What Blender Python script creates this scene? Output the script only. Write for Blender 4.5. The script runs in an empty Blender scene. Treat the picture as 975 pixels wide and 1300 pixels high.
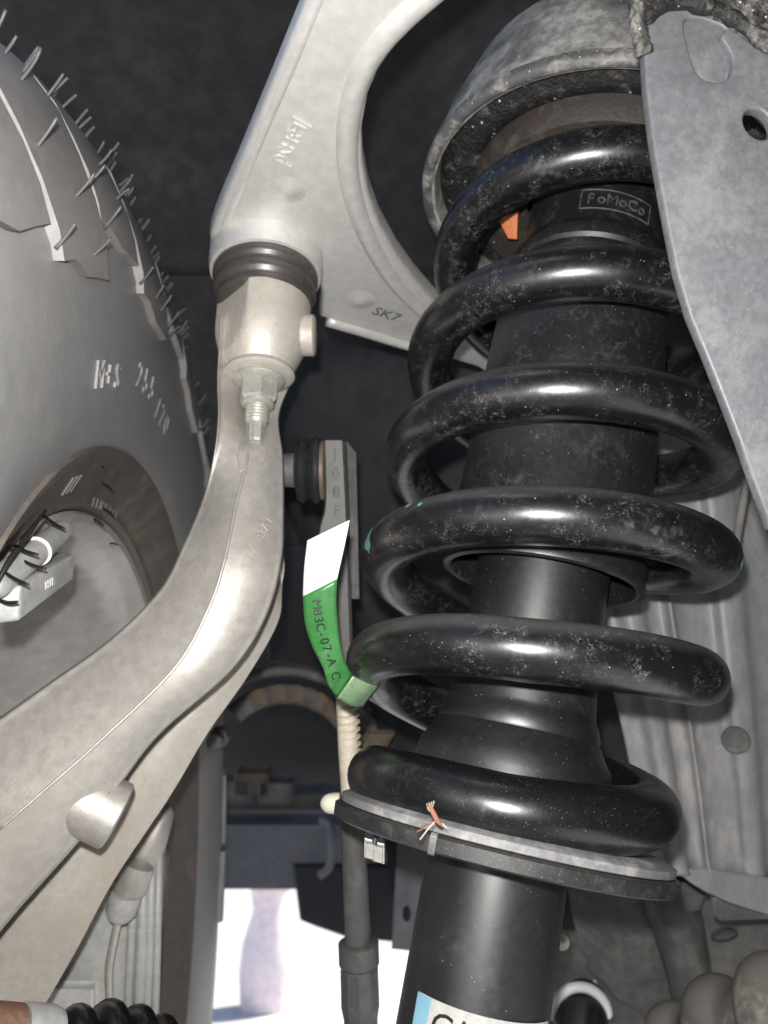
import bpy, bmesh, math, random
import numpy as np
from mathutils import Vector, Matrix, Quaternion
import mathutils.noise as mnoise
random.seed(7)
SC = bpy.context.scene
COL = SC.collection
PI = math.pi

# ------------------------------------------------------------------ camera, sky, sun, flash, exposure
CAM_H = 0.62                                   # lens height above the driveway
PITCH = math.radians(20)
F_PX = 976.0                                   # focal length in photograph pixels (975 x 1300)
O = Vector((0, 0, CAM_H))
FW = Vector((0, math.cos(PITCH), math.sin(PITCH)))
UP = Vector((0, -math.sin(PITCH), math.cos(PITCH)))
RT = Vector((1, 0, 0))
cam_d = bpy.data.cameras.new("camera")
cam_d.sensor_fit = 'VERTICAL'; cam_d.sensor_height = 36.0
cam_d.lens = 36.0 * F_PX / 1300.0
cam_d.clip_start = 0.005; cam_d.clip_end = 500
cam_d.dof.use_dof = True; cam_d.dof.focus_distance = 0.285; cam_d.dof.aperture_fstop = 12.0
cam = bpy.data.objects.new("camera", cam_d); COL.objects.link(cam)
cam.location = O; cam.rotation_euler = (PI/2 + PITCH, 0, 0)
SC.camera = cam

SUN_EL, SUN_AZ = math.radians(50), math.radians(-58)      # azimuth from +Y towards -X
world = bpy.data.worlds.new("World"); SC.world = world; world.use_nodes = True
wn = world.node_tree.nodes; wl = world.node_tree.links
for n in list(wn): wn.remove(n)
sky = wn.new('ShaderNodeTexSky'); sky.sky_type = 'NISHITA'; sky.sun_disc = False
sky.sun_elevation = SUN_EL; sky.sun_rotation = -SUN_AZ
bg = wn.new('ShaderNodeBackground'); bg.inputs['Strength'].default_value = 0.11
wo = wn.new('ShaderNodeOutputWorld')
wl.new(sky.outputs[0], bg.inputs[0]); wl.new(bg.outputs[0], wo.inputs[0])

sun_d = bpy.data.lights.new("sun", 'SUN'); sun_d.energy = 5.0; sun_d.angle = math.radians(0.5); sun_d.color = (1, .95, .88)
sun = bpy.data.objects.new("sun", sun_d); COL.objects.link(sun)
sdir = Vector((-math.sin(SUN_AZ)*math.cos(SUN_EL), math.cos(SUN_AZ)*math.cos(SUN_EL), math.sin(SUN_EL)))
sun.rotation_euler = (-sdir).to_track_quat('-Z', 'Y').to_euler(); sun.location = sdir * 20

# the phone's flash, the lit lamp that this photograph was taken with: 2 cm above the lens
fl_d = bpy.data.lights.new("flash_lamp", 'POINT'); fl_d.energy = 5.6; fl_d.shadow_soft_size = 0.004; fl_d.color = (1.0, .972, .935)
flash = bpy.data.objects.new("flash_lamp", fl_d); COL.objects.link(flash)
flash.location = O + UP*0.019 - RT*0.005

SC.view_settings.view_transform = 'Standard'; SC.view_settings.look = 'None'
SC.view_settings.gamma = 1; SC.view_settings.use_curve_mapping = False
SC.view_settings.exposure = 0.55
SC.cycles.use_denoising = True
SC.cycles.max_bounces = 6

# ------------------------------------------------------------------ placing helpers
def V(px, py, d):
    """the place seen at photograph pixel (px, py), d metres ahead of the lens"""
    px, py, d = float(px), float(py), float(d)
    return O + d*((px-487.5)/F_PX*RT + FW - (py-650.0)/F_PX*UP)
def onplane(px, py, pt, nrm):
    r = V(px, py, 1.0) - O
    return O + r * ((Vector(pt)-O).dot(nrm) / r.dot(nrm))
def proj(w):
    w = w - O; d = w.dot(FW)
    return 487.5 + F_PX*w.dot(RT)/d, 650.0 - F_PX*w.dot(UP)/d, d

# ------------------------------------------------------------------ materials
def new_mat(name):
    m = bpy.data.materials.new(name); m.use_nodes = True
    nt = m.node_tree; b = nt.nodes['Principled BSDF']
    return m, nt, b
def grimy(name, base, rough=.4, metal=0.0, dirt=(.2,.19,.18), amt=(.5,.7), scale=60, fine=.35, speck=0.0, speck_scale=700,
          speck_col=(.6,.58,.55), swirl=0.0, swirl_scale=260, bump=.1, bump_scale=900, coat=0.0, rough_dirt=.85, tone=.12, spec=.5, stretch=(1,1,1), bdist=.0006, up_dust=0.0, swirl_col=(.30,.29,.28), swirl_w=.055, macro=0):
    """a surface with worn-in dirt: cloudy patches, fine swirling scratches, bright specks, grain"""
    m, nt, b = new_mat(name); N = nt.nodes; L = nt.links
    tc = N.new('ShaderNodeTexCoord'); mp = N.new('ShaderNodeMapping'); mp.inputs['Scale'].default_value = stretch
    L.new(tc.outputs['Object'], mp.inputs['Vector']); co = mp.outputs[0]
    def noise(s, det=6, ro=.6, dist=0):
        n = N.new('ShaderNodeTexNoise'); n.inputs['Scale'].default_value = s; n.inputs['Detail'].default_value = det
        n.inputs['Roughness'].default_value = ro; n.inputs['Distortion'].default_value = dist
        L.new(co, n.inputs['Vector']); return n
    def ramp(src, a, c):
        r = N.new('ShaderNodeMapRange'); r.interpolation_type = 'SMOOTHSTEP'
        r.inputs[1].default_value = a; r.inputs[2].default_value = c
        L.new(src, r.inputs[0]); return r.outputs[0]
    def math_(op, a, c):
        n = N.new('ShaderNodeMath'); n.operation = op
        for i, v in enumerate((a, c)):
            if isinstance(v, (int, float)): n.inputs[i].default_value = v
            else: L.new(v, n.inputs[i])
        return n.outputs[0]
    def mix(fac, a, c):
        n = N.new('ShaderNodeMix'); n.data_type = 'RGBA'
        L.new(fac, n.inputs[0]) if not isinstance(fac, float) else setattr(n.inputs[0], 'default_value', fac)
        for i, v in ((6, a), (7, c)):
            if isinstance(v, tuple): n.inputs[i].default_value = (*v, 1)
            else: L.new(v, n.inputs[i])
        return n.outputs[2]
    n1 = noise(scale, 8, .62, .4); n2 = noise(scale*6.3, 6, .65); n3 = noise(bump_scale, 4, .6)
    mask = ramp(n1.outputs[0], amt[0], amt[1])
    mask = math_('MULTIPLY', mask, math_('ADD', math_('MULTIPLY', ramp(n2.outputs[0], .35, .65), 1-fine), fine))
    if swirl > 0:
        v = N.new('ShaderNodeTexVoronoi'); v.feature = 'DISTANCE_TO_EDGE'; v.inputs['Scale'].default_value = swirl_scale
        nn = noise(swirl_scale*.55, 3, .6)
        ad = N.new('ShaderNodeMix'); ad.data_type = 'VECTOR'; ad.inputs[0].default_value = .014
        L.new(co, ad.inputs[4]); L.new(nn.outputs['Color'], ad.inputs[5]); L.new(ad.outputs[1], v.inputs['Vector'])
        sw = math_('MULTIPLY', math_('SUBTRACT', 1.0, ramp(v.outputs[0], 0.0, swirl_w)), swirl)
        sw = math_('MULTIPLY', sw, ramp(noise(scale*1.7, 5, .65).outputs[0], .42, .62))
        sw = math_('MULTIPLY', sw, ramp(noise(swirl_scale*.8, 3, .6).outputs[0], .38, .66))
    mac = None
    if macro > 0:
        mac = ramp(noise(macro, 4, .6).outputs[0], .34, .62)
        mask = math_('MULTIPLY', mask, mac)
    if up_dust > 0:                                   # dust settles on faces that look up
        ge = N.new('ShaderNodeNewGeometry'); sx = N.new('ShaderNodeSeparateXYZ'); L.new(ge.outputs['Normal'], sx.inputs[0])
        mask = math_('MAXIMUM', mask, math_('MULTIPLY', ramp(sx.outputs[2], .2, .9), up_dust))
    tn = ramp(n2.outputs[0], .3, .7)
    lo = tuple(c*(1-tone) for c in base); hi = tuple(c*(1+tone) for c in base)
    col = mix(tn, lo, hi); col = mix(mask, col, dirt)
    if swirl > 0:
        if mac is not None: sw = math_('MULTIPLY', sw, math_('ADD', math_('MULTIPLY', mac, .8), .2))
        col = mix(sw, col, swirl_col)
    rg = N.new('ShaderNodeMapRange'); rg.inputs[3].default_value = rough; rg.inputs[4].default_value = rough_dirt
    L.new(mask, rg.inputs[0]); rgo = rg.outputs[0]
    rgo = math_('ADD', rgo, math_('MULTIPLY', math_('SUBTRACT', n2.outputs[0], .5), .18))
    if speck > 0:
        v = N.new('ShaderNodeTexVoronoi'); v.inputs['Scale'].default_value = speck_scale*2.0; L.new(co, v.inputs['Vector'])
        sx = N.new('ShaderNodeSeparateXYZ'); L.new(v.outputs['Color'], sx.inputs[0])
        rad = math_('MULTIPLY', math_('MAXIMUM', math_('SUBTRACT', sx.outputs[0], 1-speck), 0.0), .20/speck)
        sp = math_('LESS_THAN', v.outputs['Distance'], rad)
        col = mix(sp, col, speck_col)
    L.new(col, b.inputs['Base Color']); L.new(rgo, b.inputs['Roughness'])
    b.inputs['Metallic'].default_value = metal; b.inputs['Specular IOR Level'].default_value = spec
    b.inputs['Coat Weight'].default_value = coat; b.inputs['Coat Roughness'].default_value = .2
    bp = N.new('ShaderNodeBump'); bp.inputs['Strength'].default_value = bump; bp.inputs['Distance'].default_value = bdist
    L.new(math_('ADD', n3.outputs[0], math_('MULTIPLY', n2.outputs[0], .8)), bp.inputs['Height']); L.new(bp.outputs[0], b.inputs['Normal'])
    return m
def plain(name, col, rough=.5, metal=0.0, spec=.5):
    m, nt, b = new_mat(name)
    b.inputs['Base Color'].default_value = (*col, 1); b.inputs['Roughness'].default_value = rough
    b.inputs['Metallic'].default_value = metal; b.inputs['Specular IOR Level'].default_value = spec
    return m

M = {}
M['alu'] = grimy('cast_aluminium', (.47,.448,.418), .42, .5, (.38,.34,.295), (.5,.8), 35, .4, bump=.28, bump_scale=3200, tone=.10, rough_dirt=.6, speck=.03, speck_scale=260, speck_col=(.25,.2,.15), spec=.6, swirl=.25, swirl_scale=90, swirl_col=(.58,.56,.53))
M['alu_arm'] = grimy('forged_aluminium', (.61,.60,.58), .40, .4, (.48,.455,.41), (.5,.8), 30, .4, bump=.22, bump_scale=2600, tone=.07, rough_dirt=.6, speck=.03, speck_scale=260, speck_col=(.35,.3,.25))
M['alu_cream'] = grimy('dusty_cast_aluminium', (.50,.47,.425), .48, .3, (.41,.35,.28), (.46,.74), 45, .4, bump=.25, bump_scale=2000, tone=.08, speck=.04, speck_scale=260, speck_col=(.25,.2,.15))
M['spring'] = grimy('black_spring_paint', (.005,.005,.006), .30, 0, (.15,.147,.142), (.57,.80), 60, .05, speck=.08, speck_scale=430, speck_col=(.4,.39,.37), swirl=1.0, swirl_scale=430, bump=.04, bump_scale=900, rough_dirt=.65, spec=.75, up_dust=.35, macro=18, swirl_w=.045)
M['gloss'] = grimy('clean_black_rubber_sleeve', (.006,.006,.007), .29, 0, (.045,.042,.04), (.58,.8), 60, .2, speck=.30, speck_scale=900, speck_col=(.30,.29,.28), bump=.03, bump_scale=900, rough_dirt=.5, spec=.7)
M['tube'] = grimy('black_tube_paint', (.009,.009,.010), .42, 0, (.022,.022,.022), (.5,.75), 50, .3, speck=.10, speck_scale=520, speck_col=(.32,.31,.29), bump=.10, bump_scale=3000, rough_dirt=.5, bdist=.00012, spec=1.0)
M['cover'] = grimy('dusty_black_plastic', (.010,.010,.010), .44, 0, (.038,.037,.035), (.5,.8), 60, .2, speck=.07, speck_scale=450, speck_col=(.3,.29,.28), swirl=.25, swirl_scale=200, bump=.06, bump_scale=1500, spec=.9, macro=14, bdist=.0003)
M['plate'] = grimy('black_coated_steel', (.013,.013,.013), .48, 0, (.045,.045,.043), (.45,.7), 90, .3, speck=.5, speck_scale=900, speck_col=(.34,.33,.31), bump=.2, bump_scale=2200, spec=.8, bdist=.0003)
M['isolator'] = grimy('grey_rubber_isolator', (.17,.17,.175), .5, 0, (.36,.355,.35), (.44,.66), 60, .5, bump=.2, bump_scale=900, speck=.08, speck_scale=700)
M['panel'] = grimy('dusty_grey_steel', (.130,.133,.145), .48, .1, (.185,.185,.187), (.45,.72), 60, .5, speck=.10, speck_scale=480, speck_col=(.28,.28,.27), swirl=.5, swirl_scale=200, bump=.16, bump_scale=1500, swirl_col=(.235,.235,.235), macro=12, tone=.14)
M['splash'] = grimy('dusty_grey_splash_panel', (.23,.23,.24), .45, 0, (.38,.37,.36), (.48,.76), 26, .35, speck=.05, speck_scale=360, speck_col=(.5,.48,.45), bump=.15, bump_scale=900, stretch=(1,1,.45), macro=10)
M['tower'] = grimy('mud_spattered_steel', (.10,.10,.10), .5, 0, (.46,.445,.42), (.32,.66), 30, .4, speck=.5, speck_scale=200, speck_col=(.55,.53,.5), swirl=.4, swirl_scale=240, bump=.45, bump_scale=600, swirl_col=(.06,.06,.06))
M['rim_lip'] = grimy('muddy_cup_rim', (.09,.09,.09), .5, 0, (.40,.375,.34), (.42,.66), 60, .3, speck=.3, speck_scale=300, bump=.5, bump_scale=500)
M['speckled'] = grimy('speckled_black_rubber', (.010,.010,.011), .4, 0, (.17,.16,.15), (.52,.7), 130, .2, speck=.35, speck_scale=150, speck_col=(.55,.53,.5), bump=.8, bump_scale=260, bdist=.002)
M['rusty'] = grimy('rust_brown_mount', (.040,.032,.028), .6, 0, (.12,.095,.075), (.5,.74), 70, .3, speck=.15, speck_scale=120, speck_col=(.4,.38,.36), bump=.5, bump_scale=500)
M['liner'] = grimy('dark_felt_liner', (.034,.034,.038), .75, 0, (.085,.084,.083), (.48,.85), 9, .3, speck=0, bump=.5, bump_scale=500, spec=.25, stretch=(1,1,.22), tone=.25)
M['boot'] = grimy('brown_black_rubber_boot', (.055,.048,.044), .36, 0, (.10,.09,.08), (.5,.8), 60, .3, bump=.05, bump_scale=900, spec=.7)
M['black_rubber'] = grimy('black_rubber', (.015,.015,.016), .5, 0, (.05,.05,.05), (.5,.8), 70, .3, bump=.2)
M['sidewall'] = grimy('tyre_rubber', (.26,.26,.265), .42, 0, (.31,.305,.295), (.45,.8), 14, .5, bump=.06, bump_scale=900, tone=.05, rough_dirt=.5)
M['lug'] = grimy('tyre_tread_rubber', (.27,.26,.255), .45, 0, (.36,.30,.25), (.52,.8), 30, .35, bump=.12, bump_scale=900, tone=.08, rough_dirt=.55)
M['bead'] = grimy('tyre_bead_rubber', (.115,.10,.092), .5, 0, (.21,.175,.145), (.45,.75), 25, .4, bump=.12, bump_scale=900)
M['hair'] = plain('tyre_hair_rubber', (.11,.11,.112), .4)
M['hair_dark'] = plain('black_tyre_hair_rubber', (.012,.012,.012), .5)
M['wheel'] = grimy('painted_wheel_barrel', (.52,.50,.49), .36, .3, (.50,.46,.42), (.45,.75), 15, .4, bump=.05, bump_scale=600, rough_dirt=.45)
M['weight'] = grimy('zinc_weight', (.36,.37,.36), .5, .25, (.46,.44,.41), (.45,.75), 40, .4, bump=.2, bump_scale=900)
M['white'] = plain('white_paper', (.80,.80,.80), .45)
M['cream'] = plain('cream_plastic', (.72,.70,.58), .45)
M['green'] = grimy('green_print', (.035,.165,.042), .38, 0, (.16,.28,.15), (.52,.78), 70, .35, bump=.05, tone=.12, rough_dirt=.5)
M['filmy'] = grimy('smeared_clear_film', (.20,.30,.18), .3, 0, (.10,.22,.10), (.45,.7), 90, .3, bump=.1)
M['ink'] = plain('black_ink', (.012,.012,.012), .5)
M['label'] = grimy('grey_white_label', (.52,.52,.50), .4, 0, (.36,.35,.33), (.5,.8), 60, .3, bump=.05)
M['blue_print'] = plain('pale_blue_print', (.22,.42,.55), .45)
M['orange'] = grimy('orange_plastic', (.55,.17,.055), .5, 0, (.4,.2,.12), (.5,.8), 120, .4)
M['teal'] = grimy('teal_paint_mark', (.08,.25,.21), .6, 0, (.16,.28,.25), (.4,.7), 150, .3)
M['zinc'] = grimy('zinc_steel', (.46,.455,.42), .38, .45, (.36,.31,.23), (.5,.8), 90, .4, bump=.2)
M['linkgrey'] = grimy('grey_cast_link', (.105,.105,.103), .55, .1, (.17,.165,.155), (.45,.75), 70, .4, bump=.3, bump_scale=1200)
M['darkrod'] = grimy('dark_grey_rod', (.085,.085,.085), .45, 0, (.14,.135,.13), (.45,.75), 60, .4, bump=.2)
M['copper'] = plain('brown_washer', (.20,.15,.12), .45, .4)
M['creamrod'] = grimy('cream_sleeve', (.62,.56,.46), .6, 0, (.45,.38,.28), (.5,.8), 60, .4)
M['bluegrey'] = grimy('blue_grey_frame_paint', (.125,.128,.150), .45, 0, (.16,.16,.17), (.45,.75), 10, .4, bump=.1)
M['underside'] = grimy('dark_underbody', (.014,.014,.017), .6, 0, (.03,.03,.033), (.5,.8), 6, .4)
M['dirtyframe'] = grimy('dusty_dark_frame', (.085,.085,.085), .6, 0, (.18,.172,.16), (.40,.66), 24, .35, speck=.02, speck_scale=200, speck_col=(.3,.28,.26), bump=.4, bump_scale=700)
M['cvboot'] = grimy('dusty_cv_rubber', (.11,.107,.10), .5, 0, (.33,.31,.275), (.40,.68), 40, .35, speck=.05, speck_scale=400, bump=.25, up_dust=.5)
M['rustblock'] = grimy('rusty_blocks', (.10,.075,.052), .7, 0, (.16,.13,.10), (.45,.7), 60, .4)
M['caliper'] = grimy('grey_caliper', (.45,.455,.44), .5, .1, (.54,.53,.50), (.45,.75), 30, .4, bump=.1)
M['rust'] = grimy('rust', (.17,.09,.06), .75, 0, (.26,.17,.12), (.4,.7), 80, .3)
M['fluff'] = plain('dried_fluff', (.25,.115,.065), .7)
M['fluff_pale'] = plain('pale_fluff', (.6,.52,.42), .7)
M['seal'] = grimy('lumpy_black_sealer', (.015,.015,.015), .5, 0, (.24,.23,.21), (.46,.66), 90, .2, speck=.3, speck_scale=240, bump=.8, bump_scale=300, bdist=.0015)
M['moulded'] = grimy('moulded_plastic_letters', (.05,.05,.05), .5, 0, (.15,.145,.14), (.4,.65), 300, .3)
M['drive'] = grimy('pale_concrete', (.60,.59,.57), .9, 0, (.55,.54,.52), (.4,.7), 3, .5, bump=.2, bump_scale=80, tone=.04)
M['post'] = grimy('pale_mauve_plastic', (.88,.74,.80), .6, 0, (.90,.80,.84), (.4,.7), 6, .5)
M['post_top'] = plain('buff_cap', (.62,.55,.42), .6)

# fine ribbed relief for the tyre's sidewall (moulded lines, rings about the axle)
def sidewall_lines(m):
    nt = m.node_tree; N = nt.nodes; L = nt.links; b = N['Principled BSDF']
    tc = N.new('ShaderNodeTexCoord'); sx = N.new('ShaderNodeSeparateXYZ'); L.new(tc.outputs['Object'], sx.inputs[0])
    at = N.new('ShaderNodeMath'); at.operation = 'ARCTAN2'; L.new(sx.outputs[2], at.inputs[0]); L.new(sx.outputs[1], at.inputs[1])
    mu = N.new('ShaderNodeMath'); mu.operation = 'MULTIPLY'; L.new(at.outputs[0], mu.inputs[0]); mu.inputs[1].default_value = 1100
    si = N.new('ShaderNodeMath'); si.operation = 'SINE'; L.new(mu.outputs[0], si.inputs[0])
    old = [n for n in N if n.type == 'BUMP'][0]
    bp = N.new('ShaderNodeBump'); bp.inputs['Strength'].default_value = .13; bp.inputs['Distance'].default_value = .0003
    L.new(si.outputs[0], bp.inputs['Height']); L.new(old.outputs[0], bp.inputs['Normal']); L.new(bp.outputs[0], b.inputs['Normal'])
sidewall_lines(M['sidewall'])

# ------------------------------------------------------------------ object helpers
def tag(o, label=None, cat=None, group=None, kind=None):
    if label: o['label'] = label
    if cat: o['category'] = cat
    if group: o['group'] = group
    if kind: o['kind'] = kind
    return o
def thing(name, label, cat, loc, group=None):
    o = bpy.data.objects.new(name, None); COL.objects.link(o); o.location = loc
    o.empty_display_size = .01
    return tag(o, label, cat, group)
def wloc(p):
    v = Vector((0, 0, 0))
    while p is not None: v = v + p.location; p = p.parent
    return v
def obj(name, vf, mat, parent=None, smooth=True, loc=None, angle=40):
    """one mesh object from world-space (verts, faces); its own origin at loc or, for a part, at its parent's"""
    vs, fs = vf
    me = bpy.data.meshes.new(name)
    base = wloc(parent) if parent is not None else Vector((0, 0, 0))
    if loc is None:
        if parent is None:
            a = np.array([tuple(v) for v in vs]); loc = Vector(((a[:,0].min()+a[:,0].max())/2, (a[:,1].min()+a[:,1].max())/2, a[:,2].min()))
        else:
            a = np.array([tuple(v) for v in vs]); loc = Vector(a.mean(0))
    me.from_pydata([Vector(v)-loc for v in vs], [], fs)
    bm = bmesh.new(); bm.from_mesh(me); bmesh.ops.recalc_face_normals(bm, faces=bm.faces); bm.to_mesh(me); bm.free()
    if smooth: me.shade_smooth() if hasattr(me, 'shade_smooth') else None
    if smooth and angle < 180: me.set_sharp_from_angle(angle=math.radians(angle))
    if not smooth: me.shade_flat() if hasattr(me, 'shade_flat') else None
    me.materials.append(mat)
    o = bpy.data.objects.new(name, me); COL.objects.link(o)
    o.location = loc - base
    if parent is not None: o.parent = parent
    return o
def join(*vfs):
    V_, F_ = [], []
    for vs, fs in vfs:
        k = len(V_); V_ += list(vs); F_ += [tuple(i+k for i in f) for f in fs]
    return V_, F_
def frame_of(ax):
    ax = Vector(ax).normalized()
    t = Vector((0, 0, 1)) if abs(ax.z) < .9 else Vector((1, 0, 0))
    e1 = t.cross(ax).normalized(); e2 = ax.cross(e1)
    return ax, e1, e2
def lathe(p0, ax, prof, seg=64, a0=0, a1=2*PI, e=None, cap=True):
    """revolve prof [(h, r)...] about the axis; closed ends where cap"""
    ax, e1, e2 = frame_of(ax)
    if e is not None: e1 = (Vector(e) - ax*Vector(e).dot(ax)).normalized(); e2 = ax.cross(e1)
    full = abs(a1-a0-2*PI) < 1e-6
    n = seg if full else seg+1
    vs, fs = [], []
    for h, r in prof:
        for i in range(n):
            a = a0+(a1-a0)*i/seg
            vs.append(p0 + ax*h + (e1*math.cos(a)+e2*math.sin(a))*r)
    for j in range(len(prof)-1):
        for i in range(seg):
            k = (i+1) % n
            fs.append((j*n+i, j*n+k, (j+1)*n+k, (j+1)*n+i))
    if cap and full:
        fs.append(tuple(range(n))[::-1]); fs.append(tuple((len(prof)-1)*n+i for i in range(n)))
    return vs, fs
def catmull(pts, sub, closed=False):
    P = [Vector(p) for p in pts]; n = len(P); out = []
    for i in range(n if closed else n-1):
        p0 = P[(i-1) % n] if closed or i > 0 else P[0]*2-P[1]
        p1 = P[i]; p2 = P[(i+1) % n]
        p3 = P[(i+2) % n] if closed or i+2 < n else P[-1]*2-P[-2]
        for s in range(sub):
            t = s/sub
            out.append(.5*((2*p1)+(p2-p0)*t+(2*p0-5*p1+4*p2-p3)*t*t+(3*p1-p0-3*p2+p3)*t**3))
    if not closed: out.append(P[-1])
    return out
def tube(pts, r, seg=16, cap=True, sub=0, round_end=False):
    """round bar along pts; r a number or one per point"""
    rs = list(r) if isinstance(r, (list, tuple)) else [r]*len(pts)
    if sub:
        q = catmull([Vector((i, x, 0)) for i, x in enumerate(rs)], sub); rs = [v.y for v in q]
        pts = catmull(pts, sub)
    pts = [Vector(p) for p in pts]
    if round_end:
        for end in (0, -1):
            c = pts[end]; d = (pts[end]-pts[1 if end == 0 else -2]).normalized(); R = rs[end]
            add = [(c+d*R*math.sin(a), R*max(.02, math.cos(a))) for a in (.4, .8, 1.15, 1.4, 1.55)]
            if end == 0: pts = [p for p, _ in add[::-1]]+pts; rs = [q for _, q in add[::-1]]+rs
            else: pts = pts+[p for p, _ in add]; rs = rs+[q for _, q in add]
    n = len(pts); vs, fs = [], []
    t = (pts[1]-pts[0]).normalized(); _, u, w = frame_of(t)
    for i, p in enumerate(pts):
        t2 = (pts[min(i+1, n-1)]-pts[max(i-1, 0)]).normalized()
        u = (u - t2*u.dot(t2)).normalized(); w = t2.cross(u)
        for k in range(seg):
            a = 2*PI*k/seg; vs.append(p+(u*math.cos(a)+w*math.sin(a))*rs[i])
    for i in range(n-1):
        for k in range(seg):
            k2 = (k+1) % seg
            fs.append((i*seg+k, i*seg+k2, (i+1)*seg+k2, (i+1)*seg+k))
    if cap: fs.append(tuple(range(seg))[::-1]); fs.append(tuple((n-1)*seg+k for k in range(seg)))
    return vs, fs
def loft(rings, su=4, sv=4, cap=True):
    """organic solid through closed rings of control points"""
    rr = [catmull(r, su, True) for r in rings]; m = len(rr[0])
    cols = [catmull([r[k] for r in rr], sv) for k in range(m)]; n = len(cols[0])
    vs = [cols[k][i] for i in range(n) for k in range(m)]
    fs = [(i*m+k, i*m+(k+1) % m, (i+1)*m+(k+1) % m, (i+1)*m+k) for i in range(n-1) for k in range(m)]
    if cap: fs.append(tuple(range(m))[::-1]); fs.append(tuple((n-1)*m+k for k in range(m)))
    return vs, fs
def sheet(rows, th, su=1, sv=1):
    """bent plate through a grid of points, thickness th away from the lens"""
    g = [catmull(r, su) if su > 1 else [Vector(p) for p in r] for r in rows]
    if sv > 1:
        c = [catmull([r[k] for r in g], sv) for k in range(len(g[0]))]
        g = [[c[k][i] for k in range(len(c))] for i in range(len(c[0]))]
    n, m = len(g), len(g[0]); front = [p for r in g for p in r]; back = []
    for i in range(n):
        for k in range(m):
            a = g[min(i+1, n-1)][k]-g[max(i-1, 0)][k]; c = g[i][min(k+1, m-1)]-g[i][max(k-1, 0)]
            nr = a.cross(c).normalized()
            if nr.dot(g[i][k]-O) < 0: nr = -nr
            back.append(g[i][k]+nr*th)
    vs = front+back; K = n*m; fs = []
    for i in range(n-1):
        for k in range(m-1):
            q = (i*m+k, i*m+k+1, (i+1)*m+k+1, (i+1)*m+k)
            fs.append(q); fs.append(tuple(K+x for x in q[::-1]))
    edge = [k for k in range(m)]+[i*m+m-1 for i in range(1, n)]+[(n-1)*m+k for k in range(m-2, -1, -1)]+[i*m for i in range(n-2, 0, -1)]
    for a, c in zip(edge, edge[1:]+edge[:1]): fs.append((a, K+a, K+c, c))
    return vs, fs
def curve_mesh(cu):
    o = bpy.data.objects.new('tmp', cu); COL.objects.link(o)
    dg = bpy.context.evaluated_depsgraph_get(); dg.update()
    me = bpy.data.meshes.new_from_object(o.evaluated_get(dg))
    vs = [v.co.copy() for v in me.vertices]; fs = [tuple(p.vertices) for p in me.polygons]
    bpy.data.objects.remove(o); bpy.data.meshes.remove(me); bpy.data.curves.remove(cu)
    return vs, fs
def weld(vf, dist=1e-6):
    bm = bmesh.new(); vv = [bm.verts.new(v) for v in vf[0]]
    for f in vf[1]:
        try: bm.faces.new([vv[i] for i in f])
        except ValueError: pass
    bmesh.ops.remove_doubles(bm, verts=bm.verts, dist=dist)
    bm.verts.index_update()
    out = [v.co.copy() for v in bm.verts], [tuple(v.index for v in f.verts) for f in bm.faces]
    bm.free(); return out
def plate(px, pt, nrm, th, bev=.001, holes=(), smooth=0, world=False):
    """a flat plate of real thickness: an outline on the plane (pt, nrm), th thick to the far side, rounded edges"""
    nrm = Vector(nrm).normalized(); pt = Vector(pt)
    if nrm.dot(O-pt) < 0: nrm = -nrm
    _, e1, e2 = frame_of(nrm)
    cu = bpy.data.curves.new('tmp', 'CURVE'); cu.dimensions = '2D'; cu.fill_mode = 'BOTH'
    cu.extrude = max(th/2-bev, 1e-5); cu.bevel_depth = bev; cu.bevel_resolution = 2; cu.offset = -bev
    for ring in [px]+list(holes):
        w = [Vector(p) if world else onplane(p[0], p[1], pt, nrm) for p in ring]
        q = [Vector(((p-pt).dot(e1), (p-pt).dot(e2), 0)) for p in w]
        if smooth and ring is px: q = catmull(q, smooth, True)
        s = cu.splines.new('POLY'); s.points.add(len(q)-1); s.use_cyclic_u = True
        for i, p in enumerate(q): s.points[i].co = (p.x, p.y, 0, 1)
    vs, fs = weld(curve_mesh(cu))
    return [pt - nrm*(th/2) + e1*v.x + e2*v.y + nrm*v.z for v in vs], fs
def lettering(body, at, xd, up, size, ext=.0004, bev=0.0, align='LEFT', shear=0.0):
    """raised letters standing on a surface at `at`, reading along xd"""
    cu = bpy.data.curves.new('tmp', 'FONT'); cu.body = body; cu.size = size; cu.extrude = ext; cu.bevel_depth = bev
    cu.align_x = align; cu.align_y = 'CENTER'; cu.shear = shear; cu.resolution_u = 3
    vs, fs = weld(curve_mesh(cu))
    xd = Vector(xd).normalized(); up = Vector(up); yd = (up-xd*up.dot(xd)).normalized(); nd = xd.cross(yd)
    return [Vector(at)+xd*v.x+yd*v.y+nd*v.z for v in vs], fs
def block(c, ex, ey, ez, bev=.001, seg=2):
    """box with centre c, half-axes ex, ey, ez (vectors), edges rounded"""
    bm = bmesh.new(); bmesh.ops.create_cube(bm, size=2.0)
    lx, ly, lz = Vector(ex), Vector(ey), Vector(ez)
    for v in bm.verts: v.co = lx*v.co.x+ly*v.co.y+lz*v.co.z
    bmesh.ops.bevel(bm, geom=list(bm.edges), offset=bev, segments=seg, affect='EDGES', profile=.6)
    bm.verts.index_update()
    out = [v.co+Vector(c) for v in bm.verts], [tuple(v.index for v in f.verts) for f in bm.faces]
    bm.free(); return out
def dome(c, n, r, h, seg=28):
    prof = [(-.0012, r*1.45), (-.0002, r*1.40)]+[(h*(.5-.5*math.cos(PI*t)), r*(1.38-1.33*t)) for t in [i/8 for i in range(1, 9)]]
    return lathe(Vector(c), n, prof, seg)
def hexagon(c, ax, r, h, e=None, bev=.0006):
    return lathe(Vector(c), ax, [(0, r-bev), (bev, r), (h-bev, r), (h, r-bev)], 6, e=e)
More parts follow.
